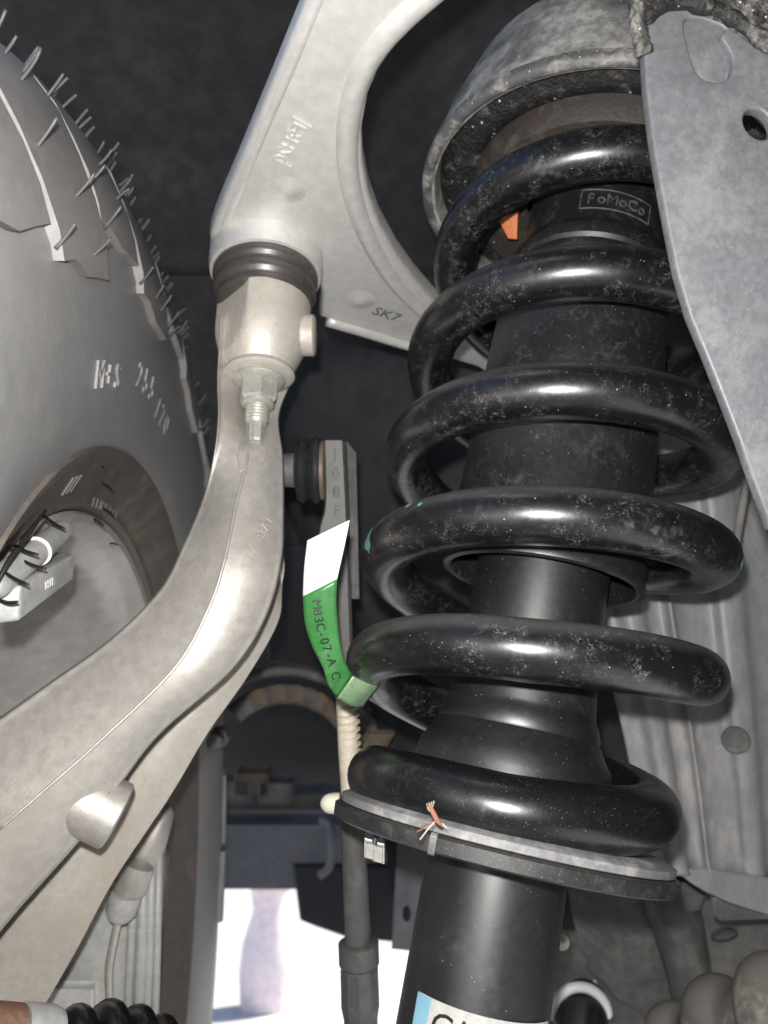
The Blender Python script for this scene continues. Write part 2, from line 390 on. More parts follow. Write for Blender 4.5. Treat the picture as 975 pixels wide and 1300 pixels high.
Z = Vector((0, 0, 1))
from mathutils.bvhtree import BVHTree
def skin(vf):
    return BVHTree.FromPolygons([Vector(v) for v in vf[0]], [tuple(f) for f in vf[1]])
def surf(px, py, tree, lift=0.0):
    """the point and outward normal of a surface seen at photograph pixel (px, py)"""
    r = (V(px, py, 1.0)-O).normalized(); h = tree.ray_cast(O, r)
    if h[0] is None: return V(px, py, .35), -r
    n = h[1]
    if n.dot(r) > 0: n = -n
    return h[0]+n*lift, n
def solid(corners, bev=.001, seg=2):
    """box from its eight corners (near ring of four, far ring of four), edges rounded"""
    bm = bmesh.new(); vv = [bm.verts.new(c) for c in corners]
    for f in ((0,1,2,3),(7,6,5,4),(0,4,5,1),(1,5,6,2),(2,6,7,3),(3,7,4,0)): bm.faces.new([vv[i] for i in f])
    bmesh.ops.bevel(bm, geom=list(bm.edges), offset=bev, segments=seg, affect='EDGES', profile=.6)
    bm.verts.index_update()
    out = [v.co.copy() for v in bm.verts], [tuple(v.index for v in f.verts) for f in bm.faces]
    bm.free(); return out

# ------------------------------------------------------------------ setting: driveway
g = 60
obj('driveway', ([(-g,-g,0),(g,-g,0),(g,g,0),(-g,g,0)], [(0,1,2,3)]), M['drive'])['kind'] = 'structure'

# ------------------------------------------------------------------ wheel frame (hub, axle), wheel arch liner
HUB = O+Vector((-.148, .429, -.075)); yaw, cmb = -.075, .028
AX = Vector((math.cos(yaw)*math.cos(cmb), -math.sin(yaw)*math.cos(cmb), math.sin(cmb))).normalized()
WE1 = Vector((math.sin(yaw), math.cos(yaw), 0)).normalized(); WE2 = AX.cross(WE1).normalized()
def arch(x0, x1, a0, a1, R, th, n, c=None):
    """part of the round wheel arch between two heights across the car"""
    c = c or Vector((0, HUB.y, HUB.z)); vs, fs = [], []
    for j, (x, r) in enumerate(((x0, R), (x1, R), (x1, R+th), (x0, R+th))):
        for i in range(n+1):
            a = a0+(a1-a0)*i/n
            vs.append(Vector((x, c.y+r*math.cos(a), c.z+r*math.sin(a))))
    for j in range(4):
        for i in range(n):
            k = (j+1) % 4; fs.append((j*(n+1)+i, j*(n+1)+i+1, k*(n+1)+i+1, k*(n+1)+i))
    for i in (0, n): fs.append(tuple(j*(n+1)+i for j in range(4)))
    return vs, fs
ln = thing('wheel_arch_liner', 'dark felt wheel arch liner curving over tyre and control arm', 'liner', Vector((-.1, HUB.y+.5, 0)))
d2 = math.radians
obj('upper_liner', arch(-.335, .42, d2(64), d2(94), .645, .004, 20), M['liner'], ln)
obj('rear_liner_baffle', arch(-.06, .42, d2(93.5), d2(158), .641, .004, 24), M['liner'], ln)  # unseen arch part: added to shut out sky, cut short to admit skylight
obj('front_liner', arch(-.40, .42, d2(36), d2(67), .639, .004, 14), M['liner'], ln)
obj('lower_liner', arch(-.46, -.330, d2(-38), d2(38), .646, .004, 24), M['liner'], ln)

# ------------------------------------------------------------------ shock absorber and coil spring
A0 = O+Vector((.05029, .32933, .00156)); U = Vector((.20893, -.04664, .97682)).normalized()
a_ = A0-O; NF = -(a_-U*a_.dot(U)).normalized(); S = U.cross(NF).normalized()
LEFT = -S if S.x > 0 else S
def hy(py):                                     # height on the axis that shows at image row py
    lo, hi = -.4, .7
    for _ in range(50):
        m = (lo+hi)/2
        if proj(A0+U*m)[1] > py: lo = m
        else: hi = m
    return m
def hfront(py, R):                              # height whose front point (radius R) shows at row py
    lo, hi = -.4, .7
    for _ in range(50):
        m = (lo+hi)/2
        if proj(A0+U*m+NF*R)[1] > py: lo = m
        else: hi = m
    return m
def shaft(prof, seg=96): return lathe(A0, U, prof, seg, e=NF)
sh = thing('shock_absorber', 'black shock absorber standing upright through the middle of the coil spring', 'shock absorber', A0+U*-.17)
h_pl = hfront(1106, .067)
low = obj('lower_tube', shaft([(-.17,.0278),(h_pl+.004,.0274)]), M['tube'], sh)
# seat plate: slightly eared to the left and right
seat = shaft([(h_pl,.0645),(h_pl+.0008,.0668),(h_pl+.0052,.0672),(h_pl+.006,.0660)])
obj('spring_seat', seat, M['plate'], sh)
pk = A0+U*(h_pl+.003)+NF*.0665+LEFT*.006
obj('seat_joint', block(A0+U*(h_pl+.003)+(NF*.95+LEFT*.315).normalized()*.0668, S*.0008, U*.0030, NF*.0012, .0003), M['plate'], sh)
iso = shaft([(h_pl+.0062,.044),(h_pl+.0062,.0640),(h_pl+.0066,.0650),(h_pl+.0092,.0652),(h_pl+.0112,.0615),(h_pl+.0112,.044)])
obj('rubber_isolator', iso, M['isolator'], sh)
hc = h_pl+.0065
collar = [(hc,.043),(hc+.018,.0412),(hc+.026,.0392)]
h1 = hy(958); h2 = hy(928); h3 = hy(924); h4 = hy(906); h5 = hy(902); h6 = hy(872)
collar += [(h1,.0385),((h1*2+h2)/3,.0362),(h2-.001,.0336),(h2,.0328),(h3,.0331),(h4,.0316),(h5,.0306),(h5+.002,.0302),(h6,.0296),(h6+.006,.0292),(h6+.012,.0288)]
obj('stepped_collar', shaft(collar), M['tube'], sh)
obj('piston_tube', shaft([(h6+.008,.0284),(hy(640),.0284)]), M['tube'], sh)
hb = hfront(704, .0432); ht = hfront(322, .0405)
cov = [(hb,.0400),(hb-.0006,.0412),(hb,.0432),(hb+.002,.0436),(hb+.0035,.0428),((hb+ht)/2,.0418),(ht-.012,.0402),(ht-.002,.0400),(ht,.0392),(ht+.001,.0375),(ht+.001,.034)]
cov_in = [(ht-.004,.034),(ht-.006,.0385),(hb,.0400)]
obj('dust_cover', lathe(A0, U, cov+cov_in, 96, e=NF, cap=False), M['cover'], sh)
hr = ht+.001
bump = [(hr,.034),(hr+.001,.0385),(hr+.004,.0402),(hr+.008,.0396),(hr+.0095,.0372),(hr+.011,.0370),(hr+.0125,.0385),(hr+.017,.0388),(hr+.021,.0375),(hr+.0225,.0352),(hr+.026,.0342),(hr+.050,.0335),(hr+.075,.0335)]
bs = obj('bump_sleeve', shaft(bump), M['cover'], sh)
# moulded word in its frame on the sleeve
def on_cyl(h, ang, r): return A0+U*h+(NF*math.cos(ang)-LEFT*math.sin(ang))*r
def wrap_text(body, h, a0, r, size, adv, ext=.0003):
    out = []
    for i, ch in enumerate(body):
        a = a0+i*adv
        xd = (-LEFT*math.cos(a)-NF*math.sin(a))
        out.append(lettering(ch, on_cyl(h, a, r), xd, U, size, ext, align='CENTER'))
    return join(*out)
hT = hr+.034
obj('moulded_lettering', wrap_text('FoMoCo', hT, -.13, .0341, .0078, .145), M['moulded'], bs)
fr = []
for hh in (hT-.0052, hT+.0052): fr.append(tube([on_cyl(hh, a, .0342) for a in np.linspace(-.26, .74, 14)], .00035, 6))
for a in (-.26, .74): fr.append(tube([on_cyl(hT-.0052, a, .0342), on_cyl(hT+.0052, a, .0342)], .00035, 6))
obj('moulded_frame', join(*fr), M['moulded'], bs)
# warning label round the foot of the lower tube
def cyl_patch(h0, h1, a0, a1, r, n=20, slope=0):
    vs, fs = [], []
    for rr in (r, r+.0002):
        for i in range(n+1):
            a = a0+(a1-a0)*i/n
            for h in (h0, h1+slope*(a-a0)): vs.append(on_cyl(h, a, rr))
    K = 2*(n+1)
    for i in range(n):
        q = (2*i, 2*i+1, 2*i+3, 2*i+2); fs.append(q); fs.append(tuple(K+x for x in q))
        for e in (0, 1): fs.append((2*i+e, 2*i+2+e, K+2*i+2+e, K+2*i+e))
    for i in (0, n): fs.append((2*i, 2*i+1, K+2*i+1, K+2*i))
    return vs, fs
hl = hfront(1287, .028)
lab = obj('warning_label', cyl_patch(-.125, hl, -.80, 1.25, .0279, slope=0), M['label'], sh, angle=180)
obj('blue_stripe', cyl_patch(-.125, hl-.0002, -.80, -.56, .0282), M['blue_print'], lab, angle=180)
obj('printed_lettering', wrap_text('CAUTION', hl-.0078, -.36, .0282, .0125, .27, .0001), M['ink'], lab)

# coil spring ------------------------------------------------------
HS = [.2575, .1967, .1440, .0940, .0455, None]
hbot = hfront(1027, .053); HS[5] = hbot
def spring_path(t0, t1, n):
    k = np.arange(6); co = np.polyfit(np.arange(5), np.array(HS[:5]), 4); P = []
    for t in np.linspace(t0, t1, n):
        h = np.polyval(co, t) if t < 4.0 else None
        if t >= 4:
            q = min(1, t-4); sl = np.polyval(np.polyder(co), 4.0)
            hh = lambda x: HS[4]+(HS[5]-HS[4])*(x*x*(3-2*x))*.55+(HS[5]-HS[4])*x*.45
            h = hh(q)
            if t > 5: h = HS[5]
        x = h/.1-1; R = .0682+.0015*x-.0018*x*x
        if t > 4.0:
            q = min(1, (t-4.0)/.9); q = q*q*(3-2*q); R = R*(1-q)+.0535*q
        a = 2*PI*t
        P.append(A0+U*h+(NF*math.cos(a)+LEFT*math.sin(a))*R)
    return P
WR = .0109
sp = thing('coil_spring', 'thick black coil spring with scuffed dusty paint, wound round the shock absorber', 'coil spring', A0+U*hbot)
obj('wire', tube(spring_path(-.42, 4.62, 460), WR, 28, round_end=True), M['spring'], sp, angle=180)
obj('sleeve', tube(spring_path(4.62, 5.46, 80), WR+.0006, 28, round_end=True), M['gloss'], sp, angle=180)
# teal dabs of paint on the fourth coil
def wire_patch(t, ang, lt, la, lift=.00025, seed=0):
    vs, fs = [], []; rnd = random.Random(seed); c0 = None
    def at(tt, aa):
        p = spring_path(tt, tt, 1)[0]; q = spring_path(tt+.002, tt+.002, 1)[0]; tg = (q-p).normalized()
        out = (p-A0); out = (out-U*out.dot(U)).normalized(); out = (out-tg*out.dot(tg)).normalized(); up = tg.cross(out)
        if up.dot(U) < 0: up = -up
        return p+(out*math.cos(aa)+up*math.sin(aa))*(WR+lift)
    vs.append(at(t, ang)); ring = []
    for i in range(16):
        b = 2*PI*i/16; k = rnd.uniform(.7, 1.1)
        for s in (.55, 1.0): vs.append(at(t+lt*k*s*math.cos(b), ang+la*k*s*math.sin(b)))
    for i in range(16):
        j = (i+1) % 16; fs.append((0, 1+2*i, 1+2*j)); fs.append((1+2*i, 2+2*i, 2+2*j, 1+2*j))
    return vs, fs
obj('paint_mark', wire_patch(3.185, .05, .012, .70, seed=1), M['teal'], sp, angle=180)
obj('paint_mark', wire_patch(3.120, .55, .004, .14, seed=2), M['teal'], sp, angle=180)
obj('paint_mark', wire_patch(3.105, .40, .003, .11, seed=3), M['teal'], sp, angle=180)
obj('paint_mark', wire_patch(2.80, -.2, .010, .35, seed=4), M['teal'], sp, angle=180)

# flag label on the spring -------------------------------------------
rows = [((390,686),(444,660),.296),((386,722),(438,690),.2955),((384.5,757),(428,735),.295),
        ((387,790),(427,765),.2965),((396,820),(429,795),.2985),((410,848),(432,818),.300),((416,868),(437,838),.3015),((428,886),(448,858),.306),((446,897),(468,868),.311)]
fl = thing('flag_label', 'green and white paper flag label stuck round the lowest open coil', 'label', V(440, 860, .31))
def strip(rw, th=.0003):
    g_ = []
    for l, r, d in rw:
        a, c = V(*l, d), V(*r, d-.002); g_.append([a, (a+c)/2+(O-a).normalized()*.0012, c])
    return sheet(g_, th, 4, 5)
obj('white_end', strip(rows[:3]), M['white'], fl, angle=180)
obj('green_band', strip([rows[2]]+rows[3:8]), M['green'], fl, angle=180)
obj('smeared_end', strip(rows[7:]+[((462,897),(484,868),.318)]), M['filmy'], fl, angle=180)
tx = []
line = catmull([V(401,762,.2925),V(404,786,.2932),V(411,812,.2955),V(420,838,.2975),V(427,862,.300)], 12)
dist = [0]
for a, c in zip(line, line[1:]): dist.append(dist[-1]+(c-a).length)
body = 'M83C-07-A C'
for i, ch in enumerate(body):
    if ch == ' ': continue
    s = dist[-1]*(i+.5)/len(body); k = max(j for j in range(len(dist)-1) if dist[j] <= s)
    p = line[k]+(line[k+1]-line[k])*((s-dist[k])/(dist[k+1]-dist[k])); xd = (line[min(k+2, len(line)-1)]-line[max(k-1, 0)]).normalized()
    tx.append(lettering(ch, p+(O-p).normalized()*.0012, xd, RT+UP*.35, .0050, .00005, align='CENTER'))
obj('printed_lettering', join(*tx), M['ink'], fl)

# wisp caught on the isolator -----------------------------------------
wp = V(550, 1045, .2365); ww = thing('dried_wisp', 'tiny reddish dried wisp caught under the lowest coil', 'debris', wp)
def wisp_px(pts, r): return tube([V(x, y, .2365-.0012-.001*i) for i, (x, y) in enumerate(pts)], r, 6, sub=3)
obj('body', tube([V(546,1022,.234),V(550,1032,.2335),V(556,1043,.233),V(561,1048,.233)], [.0004,.0008,.0007,.0003], 8, sub=3), M['fluff'], ww)
obj('tuft', join(*[wisp_px([(549,1034),(547-k*2,1026),(548-k*3,1018+k)], .00013) for k in range(-1, 3)]), M['fluff_pale'], ww)
for i, pts in enumerate(([(552,1043),(543,1053),(533,1066)],[(549,1043),(540,1050),(529,1056)],[(558,1044),(563,1047),(567,1051)],[(548,1040),(540,1041),(534,1044)])):
    obj('strand', wisp_px(pts, .00015), M['fluff'] if i % 2 else M['fluff_pale'], ww)

# bolt under the seat, cream cap behind it
def bolt(name, label, c, ax, r, hh, rs, hs, m, group=None):
    t = thing(name, label, 'bolt', c, group)
    obj('shank', lathe(Vector(c), ax, [(-hs, rs), (0, rs)], 16), m, t)
    obj('head', hexagon(Vector(c), ax, r, hh), m, t, smooth=False)
    return t
c_ = V(474, 1079, .285)
t = thing('small_clip', 'small pale metal clip under the left end of the spring seat', 'clip', c_)
ex = (RT*.95-UP*.25).normalized()
obj('jaw', block(c_-ex*.0014, ex*.0013, UP*.0020, FW*.002, .0007), M['zinc'], t)
obj('jaw', block(c_+ex*.0020-UP*.0004, ex*.0015, UP*.0021, FW*.002, .0007), M['zinc'], t)
obj('stem', lathe(c_+FW*.001, U, [(-.001, .0011), (.009, .0011)], 12), M['plate'], t)
cc = V(425, 1023, .36)
obj('cream_cap', lathe(cc-RT*.004+FW*.003, RT, [(-.003,.0006),(-.0025,.002),(-.001,.0037),(.001,.0045),(.004,.0048),(.006,.0048)], 20), M['cream'])
tag(bpy.data.objects['cream_cap'], 'small cream plastic cap behind the left end of the spring seat', 'cap')

# ------------------------------------------------------------------ spring tower cup at the top
RC = .0885
h_c = hfront(79, RC)
tw = thing('spring_tower', 'mud spattered round spring cup over the top of the coil spring', 'spring tower', A0+U*h_c)
outer = [(h_c+.004,RC-.004),(h_c+.0005,RC-.0035),(h_c-.0008,RC-.001),(h_c+.0005,RC+.0018),(h_c+.005,RC+.0028),(h_c+.012,RC+.001),(h_c+.030,RC-.002),(h_c+.060,RC-.010),(h_c+.085,RC-.026),(h_c+.098,RC-.050),(h_c+.101,.004)]
obj('cup', lathe(A0, U, outer+[(h_c+.094,.004),(h_c+.090,RC-.052),(h_c+.075,RC-.030),(h_c+.055,RC-.014),(h_c+.028,RC-.006),(h_c+.004,RC-.004)], 96, e=NF, cap=False), M['tower'], tw)
lip = []
for j in range(9):
    b = -PI/2+PI*j/8*1.0; lip.append((h_c+.0015-.0030*math.cos(b), RC+.0002+.0030*math.sin(b)))
obj('rolled_lip', lathe(A0, U, lip+[(h_c+.0045,RC+.0028),(h_c+.0045,RC-.0028)], 96, e=NF, cap=False), M['rim_lip'], tw)
ring = [(h_c+.014,.060),(h_c+.008,.066),(h_c+.006,.076),(h_c+.010,.0835),(h_c+.016,.086),(h_c+.03,.086),(h_c+.03,.060)]
obj('spring_isolator', lathe(A0, U, ring, 96, e=NF, cap=False), M['speckled'], tw)
obj('upper_mount', lathe(A0, U, [(h_c+.000,.036),(h_c-.004,.050),(h_c-.003,.062),(h_c+.004,.066),(h_c+.022,.067),(h_c+.03,.036)], 96, e=NF, cap=False), M['rusty'], tw)
og = V(646, 289, .392)
t = obj('orange_clip', plate([(632,278),(650,272),(657,268),(656,304),(645,303)], og, (og-O).normalized()*-1+RT*-.3, .003, .0004), M['orange'])
tag(t, 'small orange plastic clip glimpsed inside the top coil', 'clip')

# ------------------------------------------------------------------ upper control arm (lies level, seen from below)
ZA = O+Vector((0, 0, .255)); NZ = Vector((0, 0, -1))
def onz(px, py, dz=0.0): return onplane(px, py, ZA+Z*dz, NZ)
ua = thing('upper_control_arm', 'pale grey aluminium A-shaped upper control arm reaching down to the ball joint', 'control arm', onz(340, 325))
outl = [(268,312),(266,300),(272,282),(285,250),(300,216),(340,121),(390,0),(455,-165),(760,-165),(640,-70),(600,-28),(565,2),(530,30),(502,60),(482,88),(467,122),(459,165),(460,205),(467,245),(481,285),(503,325),(527,358),(552,386),(590,420),(650,465),(650,492),(604,466),(560,453),(510,440),(455,422),(405,402),(408,372),(400,345),(360,318),(310,316)]
obj('arm_plate', plate(outl, onz(340, 325), NZ, .013, .0026), M['alu_arm'], ua, angle=50)
def rib(pts, rad, dz, name='rib', sub=5):
    q = [onz(x, y)+Z*dz for x, y in pts]
    return obj(name, tube(q, rad, 14, sub=sub), M['alu_arm'], ua, angle=180)
rib([(600,-52),(548,-8),(508,28),(478,62),(456,100),(443,150),(441,205),(449,252),(465,298),(489,342),(520,380),(556,412)], .0052, .0022)
rib([(432,-70),(404,0),(372,80),(342,150),(315,214),(292,268),(282,300)], .0030, .0024)
rib([(415,408),(460,421),(512,437),(560,449)], .0036, .0008)
for (x, y, r) in ((366,241,.0064),(457,381,.0070)):
    obj('boss', dome(onz(x, y), NZ, r, .0017), M['alu_arm'], ua, angle=180)
BJ = onz(339, 327); BX, BY = BJ.x, BJ.y
def bjl(prof, seg=64, e=None): return lathe(Vector((BX, BY, 0)), Z, [(O.z+z, r) for z, r in prof], seg, e=e)
obj('ball_joint_housing', bjl([(.2445,.0245),(.2435,.0262),(.2440,.0277),(.2470,.0284),(.262,.0286),(.274,.0262),(.278,.020)]), M['alu_arm'], ua)
xd = (onz(348,208)-onz(382,152)).normalized()
obj('raised_lettering', lettering('F9H2C', onz(383,158)-Z*.0004, xd, onz(350,160)-onz(380,175), .0085, .0005), M['alu_arm'], ua)
obj('raised_bar', join(*[tube([onz(*a)-Z*.0003, onz(*b)-Z*.0003], .0006, 8) for a, b in (((371,147),(395,161)),((348,201),(370,211)))]), M['alu_arm'], ua)
obj('stamped_lettering', lettering('SK7', onz(474,394)-Z*.0001, onz(516,409)-onz(474,396), onz(474,380)-onz(474,396), .0105, .0003), M['linkgrey'], ua)
boot = [(.2445,.0250),(.2430,.0261),(.2408,.0262),(.2392,.0250),(.2384,.0240),(.2372,.0240),(.2355,.0252),(.2330,.0255),(.2312,.0246),(.2302,.0232),(.2290,.0230),(.2272,.0236),(.2255,.0228),(.2240,.0205)]
b = thing('ball_joint_boot', 'ribbed dark rubber boot between control arm and knuckle', 'boot', Vector((BX, BY, O.z+.226)))
obj('bellows', bjl(boot, 64), M['boot'], b, angle=180)

# ------------------------------------------------------------------ steering knuckle
kn = thing('steering_knuckle', 'pale cast aluminium steering knuckle arm sweeping down across the left', 'knuckle', Vector((BX, BY, O.z-.1)))
st = [((280,398),(326,415),(392,418),.389),((278,440),(324,450),(385,448),.388),((276,485),(318,492),(372,480),.384),((277,530),(314,532),(354,528),.374),((271,580),(314,582),(359,580),.358),
      ((257,635),(300,640),(360,650),.345),((233,692),(286,708),(357,715),.331),((204,748),(266,770),(338,783),.324),((140,812),(222,848),(295,850),.316),
      ((62,868),(130,938),(196,938),.308),((0,912),(66,995),(118,1045),.302),((-60,955),(0,1052),(28,1148),.296),((-160,1030),(-100,1150),(-70,1260),.290),((-300,1130),(-250,1280),(-230,1400),.284)]
rings = []
DL = {0: .366, 1: .363, 2: .359, 3: .353, 4: .350}
for k_, (L_, M_, R_, d) in enumerate(st):
    dl = DL.get(k_, d+.007); dm = d-.010 if k_ > 3 else d-.004; dr = d+.005
    mixp = lambda A, B, t: (A[0]+(B[0]-A[0])*t, A[1]+(B[1]-A[1])*t)
    P_ = lambda A, B, t, da, db, off: V(*mixp(A, B, t), da+(db-da)*t+off)
    rings.append([V(*L_, dl), P_(L_, M_, .12, dl, dm, -.0022), P_(L_, M_, .55, dl, dm, -.0022), P_(L_, M_, .92, dl, dm, -.0006), V(*M_, dm), P_(M_, R_, .08, dm, dr, -.0008), P_(M_, R_, .5, dm, dr, -.0030), P_(M_, R_, .88, dm, dr, -.0026), V(*R_, dr),
                  V(R_[0]*.9+M_[0]*.1, R_[1]*.9+M_[1]*.1, d+.022), V(M_[0], M_[1], d+.026), V(L_[0]*.9+M_[0]*.1, L_[1]*.9+M_[1]*.1, max(d, dl)+.022)])
arm = loft(rings, 6, 8); KT = skin(arm)
obj('knuckle_arm', arm, M['alu'], kn, angle=180)
pl = catmull([Vector((M_[0], M_[1], 0)) for L_, M_, R_, d in st[3:12]], 10)
obj('parting_ridge', tube([surf(p.x, p.y, KT, .0001)[0] for p in pl], .0007, 8), M['alu'], kn, angle=180)
# boss under the ball joint
e_ = Vector((-.22, -1, 0))
boss = [(.2290,.0200),(.2282,.0222),(.2268,.0230),(.212,.0229),(.206,.0222),(.2000,.0206),(.1950,.0184),(.1915,.0166),(.1895,.0155)]
def facet_lathe(prof, flats, seg=120):
    vs, fs = bjl(prof, seg, e=Vector((0,-1,0)))
    out = []
    c = Vector((BX, BY, 0)); R0 = max(r for _, r in prof)
    for v in vs:
        w = Vector((v.x-BX, v.y-BY, 0))
        for ang, dd in flats:
            n = Vector((math.sin(ang), -math.cos(ang), 0)); k = w.dot(n)
            if k > dd*R0: w = w-n*(k-dd*R0)
        out.append(Vector((BX+w.x, BY+w.y, v.z)))
    return out, fs
obj('ball_joint_boss', facet_lathe(boss, [(math.radians(-47), .79)]), M['alu_cream'], kn, angle=22)
rim_ = [(.190,.0150),(.1885,.0165),(.1868,.0168),(.1855,.0155),(.1850,.011)]
obj('seat_face', bjl(rim_, 48), M['alu_cream'], kn)
lug = V(389, 426, .374)
obj('side_lug', tube([lug-RT*.012, lug+RT*.0035, lug+RT*.0045], [.0100,.0100,.0088], 28), M['alu_cream'], kn)
bp_ = [V(46,988,.3165), V(82,1004,.3105), V(114,1020,.3100), V(147,1036,.3120)]; bd_ = (bp_[3]-bp_[2]).normalized()
obj('mounting_boss', tube(catmull(bp_, 6)+[bp_[3]+bd_*.0010], [.0070+.0064*math.sin(PI/2*min(1, t/11)) for t in range(19)]+[.0120], 48), M['alu'], kn, angle=50)
def pad(ring, lift, th):
    top = [surf(x, y, KT, lift)[0] for x, y in ring]; cx_ = sum(p[0] for p in ring)/len(ring); cy_ = sum(p[1] for p in ring)/len(ring)
    inn = [surf(cx_+(x-cx_)*.9, cy_+(y-cy_)*.9, KT, lift+th)[0] for x, y in ring]; c = surf(cx_, cy_, KT, lift+th*1.1)[0]
    n = len(ring); vs = top+inn+[c]; fs = []
    for k in range(n):
        k2 = (k+1) % n; fs.append((k, k2, n+k2, n+k)); fs.append((n+k, n+k2, 2*n))
    return vs, fs
dring = [(301,560),(310,560),(320,560)]+[(322+17*math.sin(t), 577-17*math.cos(t)) for t in np.linspace(.1, PI-.1, 14)]+[(312,595),(303,600),(300,580)]
obj('round_pad', pad(dring, -.0002, .0007), M['alu'], kn, angle=35)
chars = 'JTD7 83A1'; out_ = []
for i, ch in enumerate(chars):
    if ch == ' ': continue
    t = i/(len(chars)-1); px_, py_ = 310+t*32, 720-t*60
    p, n = surf(px_, py_, KT, 0.0); xd = surf(px_+3, py_-5.6, KT)[0]-surf(px_-3, py_+5.6, KT)[0]
    out_.append(lettering(ch, p, xd, n.cross(xd), .0058, .0004, align='CENTER'))
obj('cast_lettering', join(*out_), M['alu'], kn)
# rear wall of the casting, a dark gap behind the front arm
rw = [((340,690),(359,700),.378),((340,735),(358,748),.377),((308,785),(352,792),.374),((250,852),(312,862),.370),((190,915),(264,930),.366),((125,990),(215,1012),.362),((55,1075),(143,1120),.357),((-20,1165),(92,1215),.352),((-90,1240),(30,1312),.350),((-220,1360),(-90,1440),.345)]
obj('rear_wall', sheet([[V(*a, d), V((a[0]+c[0])/2, (a[1]+c[1])/2, d-.003), V(*c, d+.004)] for a, c, d in rw], .007, 4, 6), M['alu_cream'], kn, angle=60)
# stud and nut
sn = thing('ball_joint_stud', 'zinc flange nut and threaded stud under the ball joint boss', 'nut', Vector((BX, BY, O.z+.150)))
obj('flange', bjl([(.1852,.0118),(.1838,.0125),(.1825,.0112),(.1815,.0095)], 40), M['zinc'], sn)
obj('hex_nut', bjl([(.1818,.0093),(.1735,.0093),(.1720,.0082)], 6, e=Vector((.3,-1,0))), M['zinc'], sn, smooth=False)
obj('nut_collar', bjl([(.1722,.0078),(.1708,.0076),(.1700,.0066)], 32), M['zinc'], sn)
thr = []
for i in range(6): thr += [(.1705-.0016*i,.0056),(.1697-.0016*i,.0050)]
obj('thread', bjl(thr+[(.1606,.0048)], 32), M['zinc'], sn)
obj('drive_tip', bjl([(.1612,.0038),(.1530,.0038),(.1518,.0030),(.1518,.0022),(.1524,.0018)], 8), M['zinc'], sn, smooth=False)

# ------------------------------------------------------------------ wheel: tyre, lugs, hairs, rim, balance weight
wh = thing('wheel', 'road wheel with a new hairy tyre at the left edge', 'wheel', HUB)
RO, RB, RR = .396, .249, .218
ty = obj('tyre', lathe(HUB, AX, [(-.20,RO+.010),(-.014,RO+.008),(-.001,RO),(.010,.384),(.0205,.358),(.0262,.330),(.0262,.300),(.0215,.270),(.0170,RB+.002),(.0150,RB-.001)], 220, e=WE1, cap=False), M['sidewall'], wh, loc=HUB, angle=30)
obj('bead_zone', lathe(HUB, AX, [(.0150,RB),(.0172,RB-.0010),(.0160,RB-.0035),(.0100,.238),(.0020,.2265),(.0005,.2245),(.0000,.2215),(-.0035,.2190),(-.0080,.218),(-.02,.215)], 200, e=WE1, cap=False), M['bead'], ty, loc=HUB, angle=30)
rimp = [(-.014,.212),(-.008,.2168),(-.0045,.2178),(-.0020,.2160),(-.0030,.2125),(-.011,.2095),(-.016,.2070),(-.021,.2010),(-.032,.1985),(-.055,.1975),(-.068,.1910),(-.090,.1790),(-.115,.1760),(-.17,.1740),(-.19,.16),(-.195,.10),(-.195,.02)]
obj('rim', lathe(HUB, AX, rimp, 200, e=WE1, cap=False), M['wheel'], wh, loc=HUB, angle=50)
def wp_(r, a, off=0.0): return HUB+AX*off+(WE1*math.cos(a)+WE2*math.sin(a))*r
def side_off(r):
    xs = [.219,.2265,.238,.249,.270,.300,.330,.358,.384,.396]; ys = [-.0035,.002,.010,.0155,.0215,.0262,.0262,.0205,.010,-.001]
    return float(np.interp(r, xs, ys))
NL = 34
# shoulder lugs: alternate long and short, notched
def lug_mesh(r_in, w, seed):
    rnd = random.Random(seed); da = 2*PI/NL*w; vs, fs = [], []
    n = 4; rs = np.linspace(r_in, RO+.002, 6)
    out = [(-.5,0),(.5,0)]
    for lift in (-.004, .0046):
        for j, r in enumerate(rs):
            for i in range(n+1):
                t = i/n-.5; rr = r
                if j == 0: rr = r+(.006 if t > .1 else 0.0)
                sl = .16*(r-RO)/.06*da
                inset = .985 if lift > 0 else 1.0
                vs.append(wp_(rr, t*da*inset+sl*.4, side_off(rr)+lift*(1 if j > 0 else .8)))
    m = n+1; K = 6*m
    for j in range(5):
        for i in range(n):
            q = (j*m+i, j*m+i+1, (j+1)*m+i+1, (j+1)*m+i); fs.append(tuple(K+x for x in q))
    ed = [i for i in range(m)]+[j*m+n for j in range(1, 6)]+[5*m+i for i in range(n-1, -1, -1)]+[j*m for j in range(4, 0, -1)]
    for a, c in zip(ed, ed[1:]+ed[:1]): fs.append((a, K+a, K+c, c))
    return vs, fs
proto = [obj('tread_block', lug_mesh(.319, .955, 1), M['lug'], ty, loc=HUB), obj('tread_block', lug_mesh(.337, .955, 2), M['lug'], ty, loc=HUB)]
def hair_mesh(L, r, bend):
    p = Vector((0,0,0)); return tube([p, AX*L*.4+WE2*bend*.3, AX*L*.75+WE2*bend*.7, AX*L+WE2*bend*1.3], [r*1.2, r, r, r*.9], 6, sub=2)
for i in range(NL):
    a = 2*PI*i/NL
    w = wp_(RO, a, 0); x, y, d = proj(w)
    vis = d > .05 and -260 < x < 330 and -300 < y < 800
    if i < 2: o = proto[i]
    else:
        if not vis: continue
        o = proto[i % 2].copy(); COL.objects.link(o); o.parent = ty
    o.rotation_mode = 'QUATERNION'; o.rotation_quaternion = Quaternion(AX, a)
rnd = random.Random(5)
hp = None; nh = 0
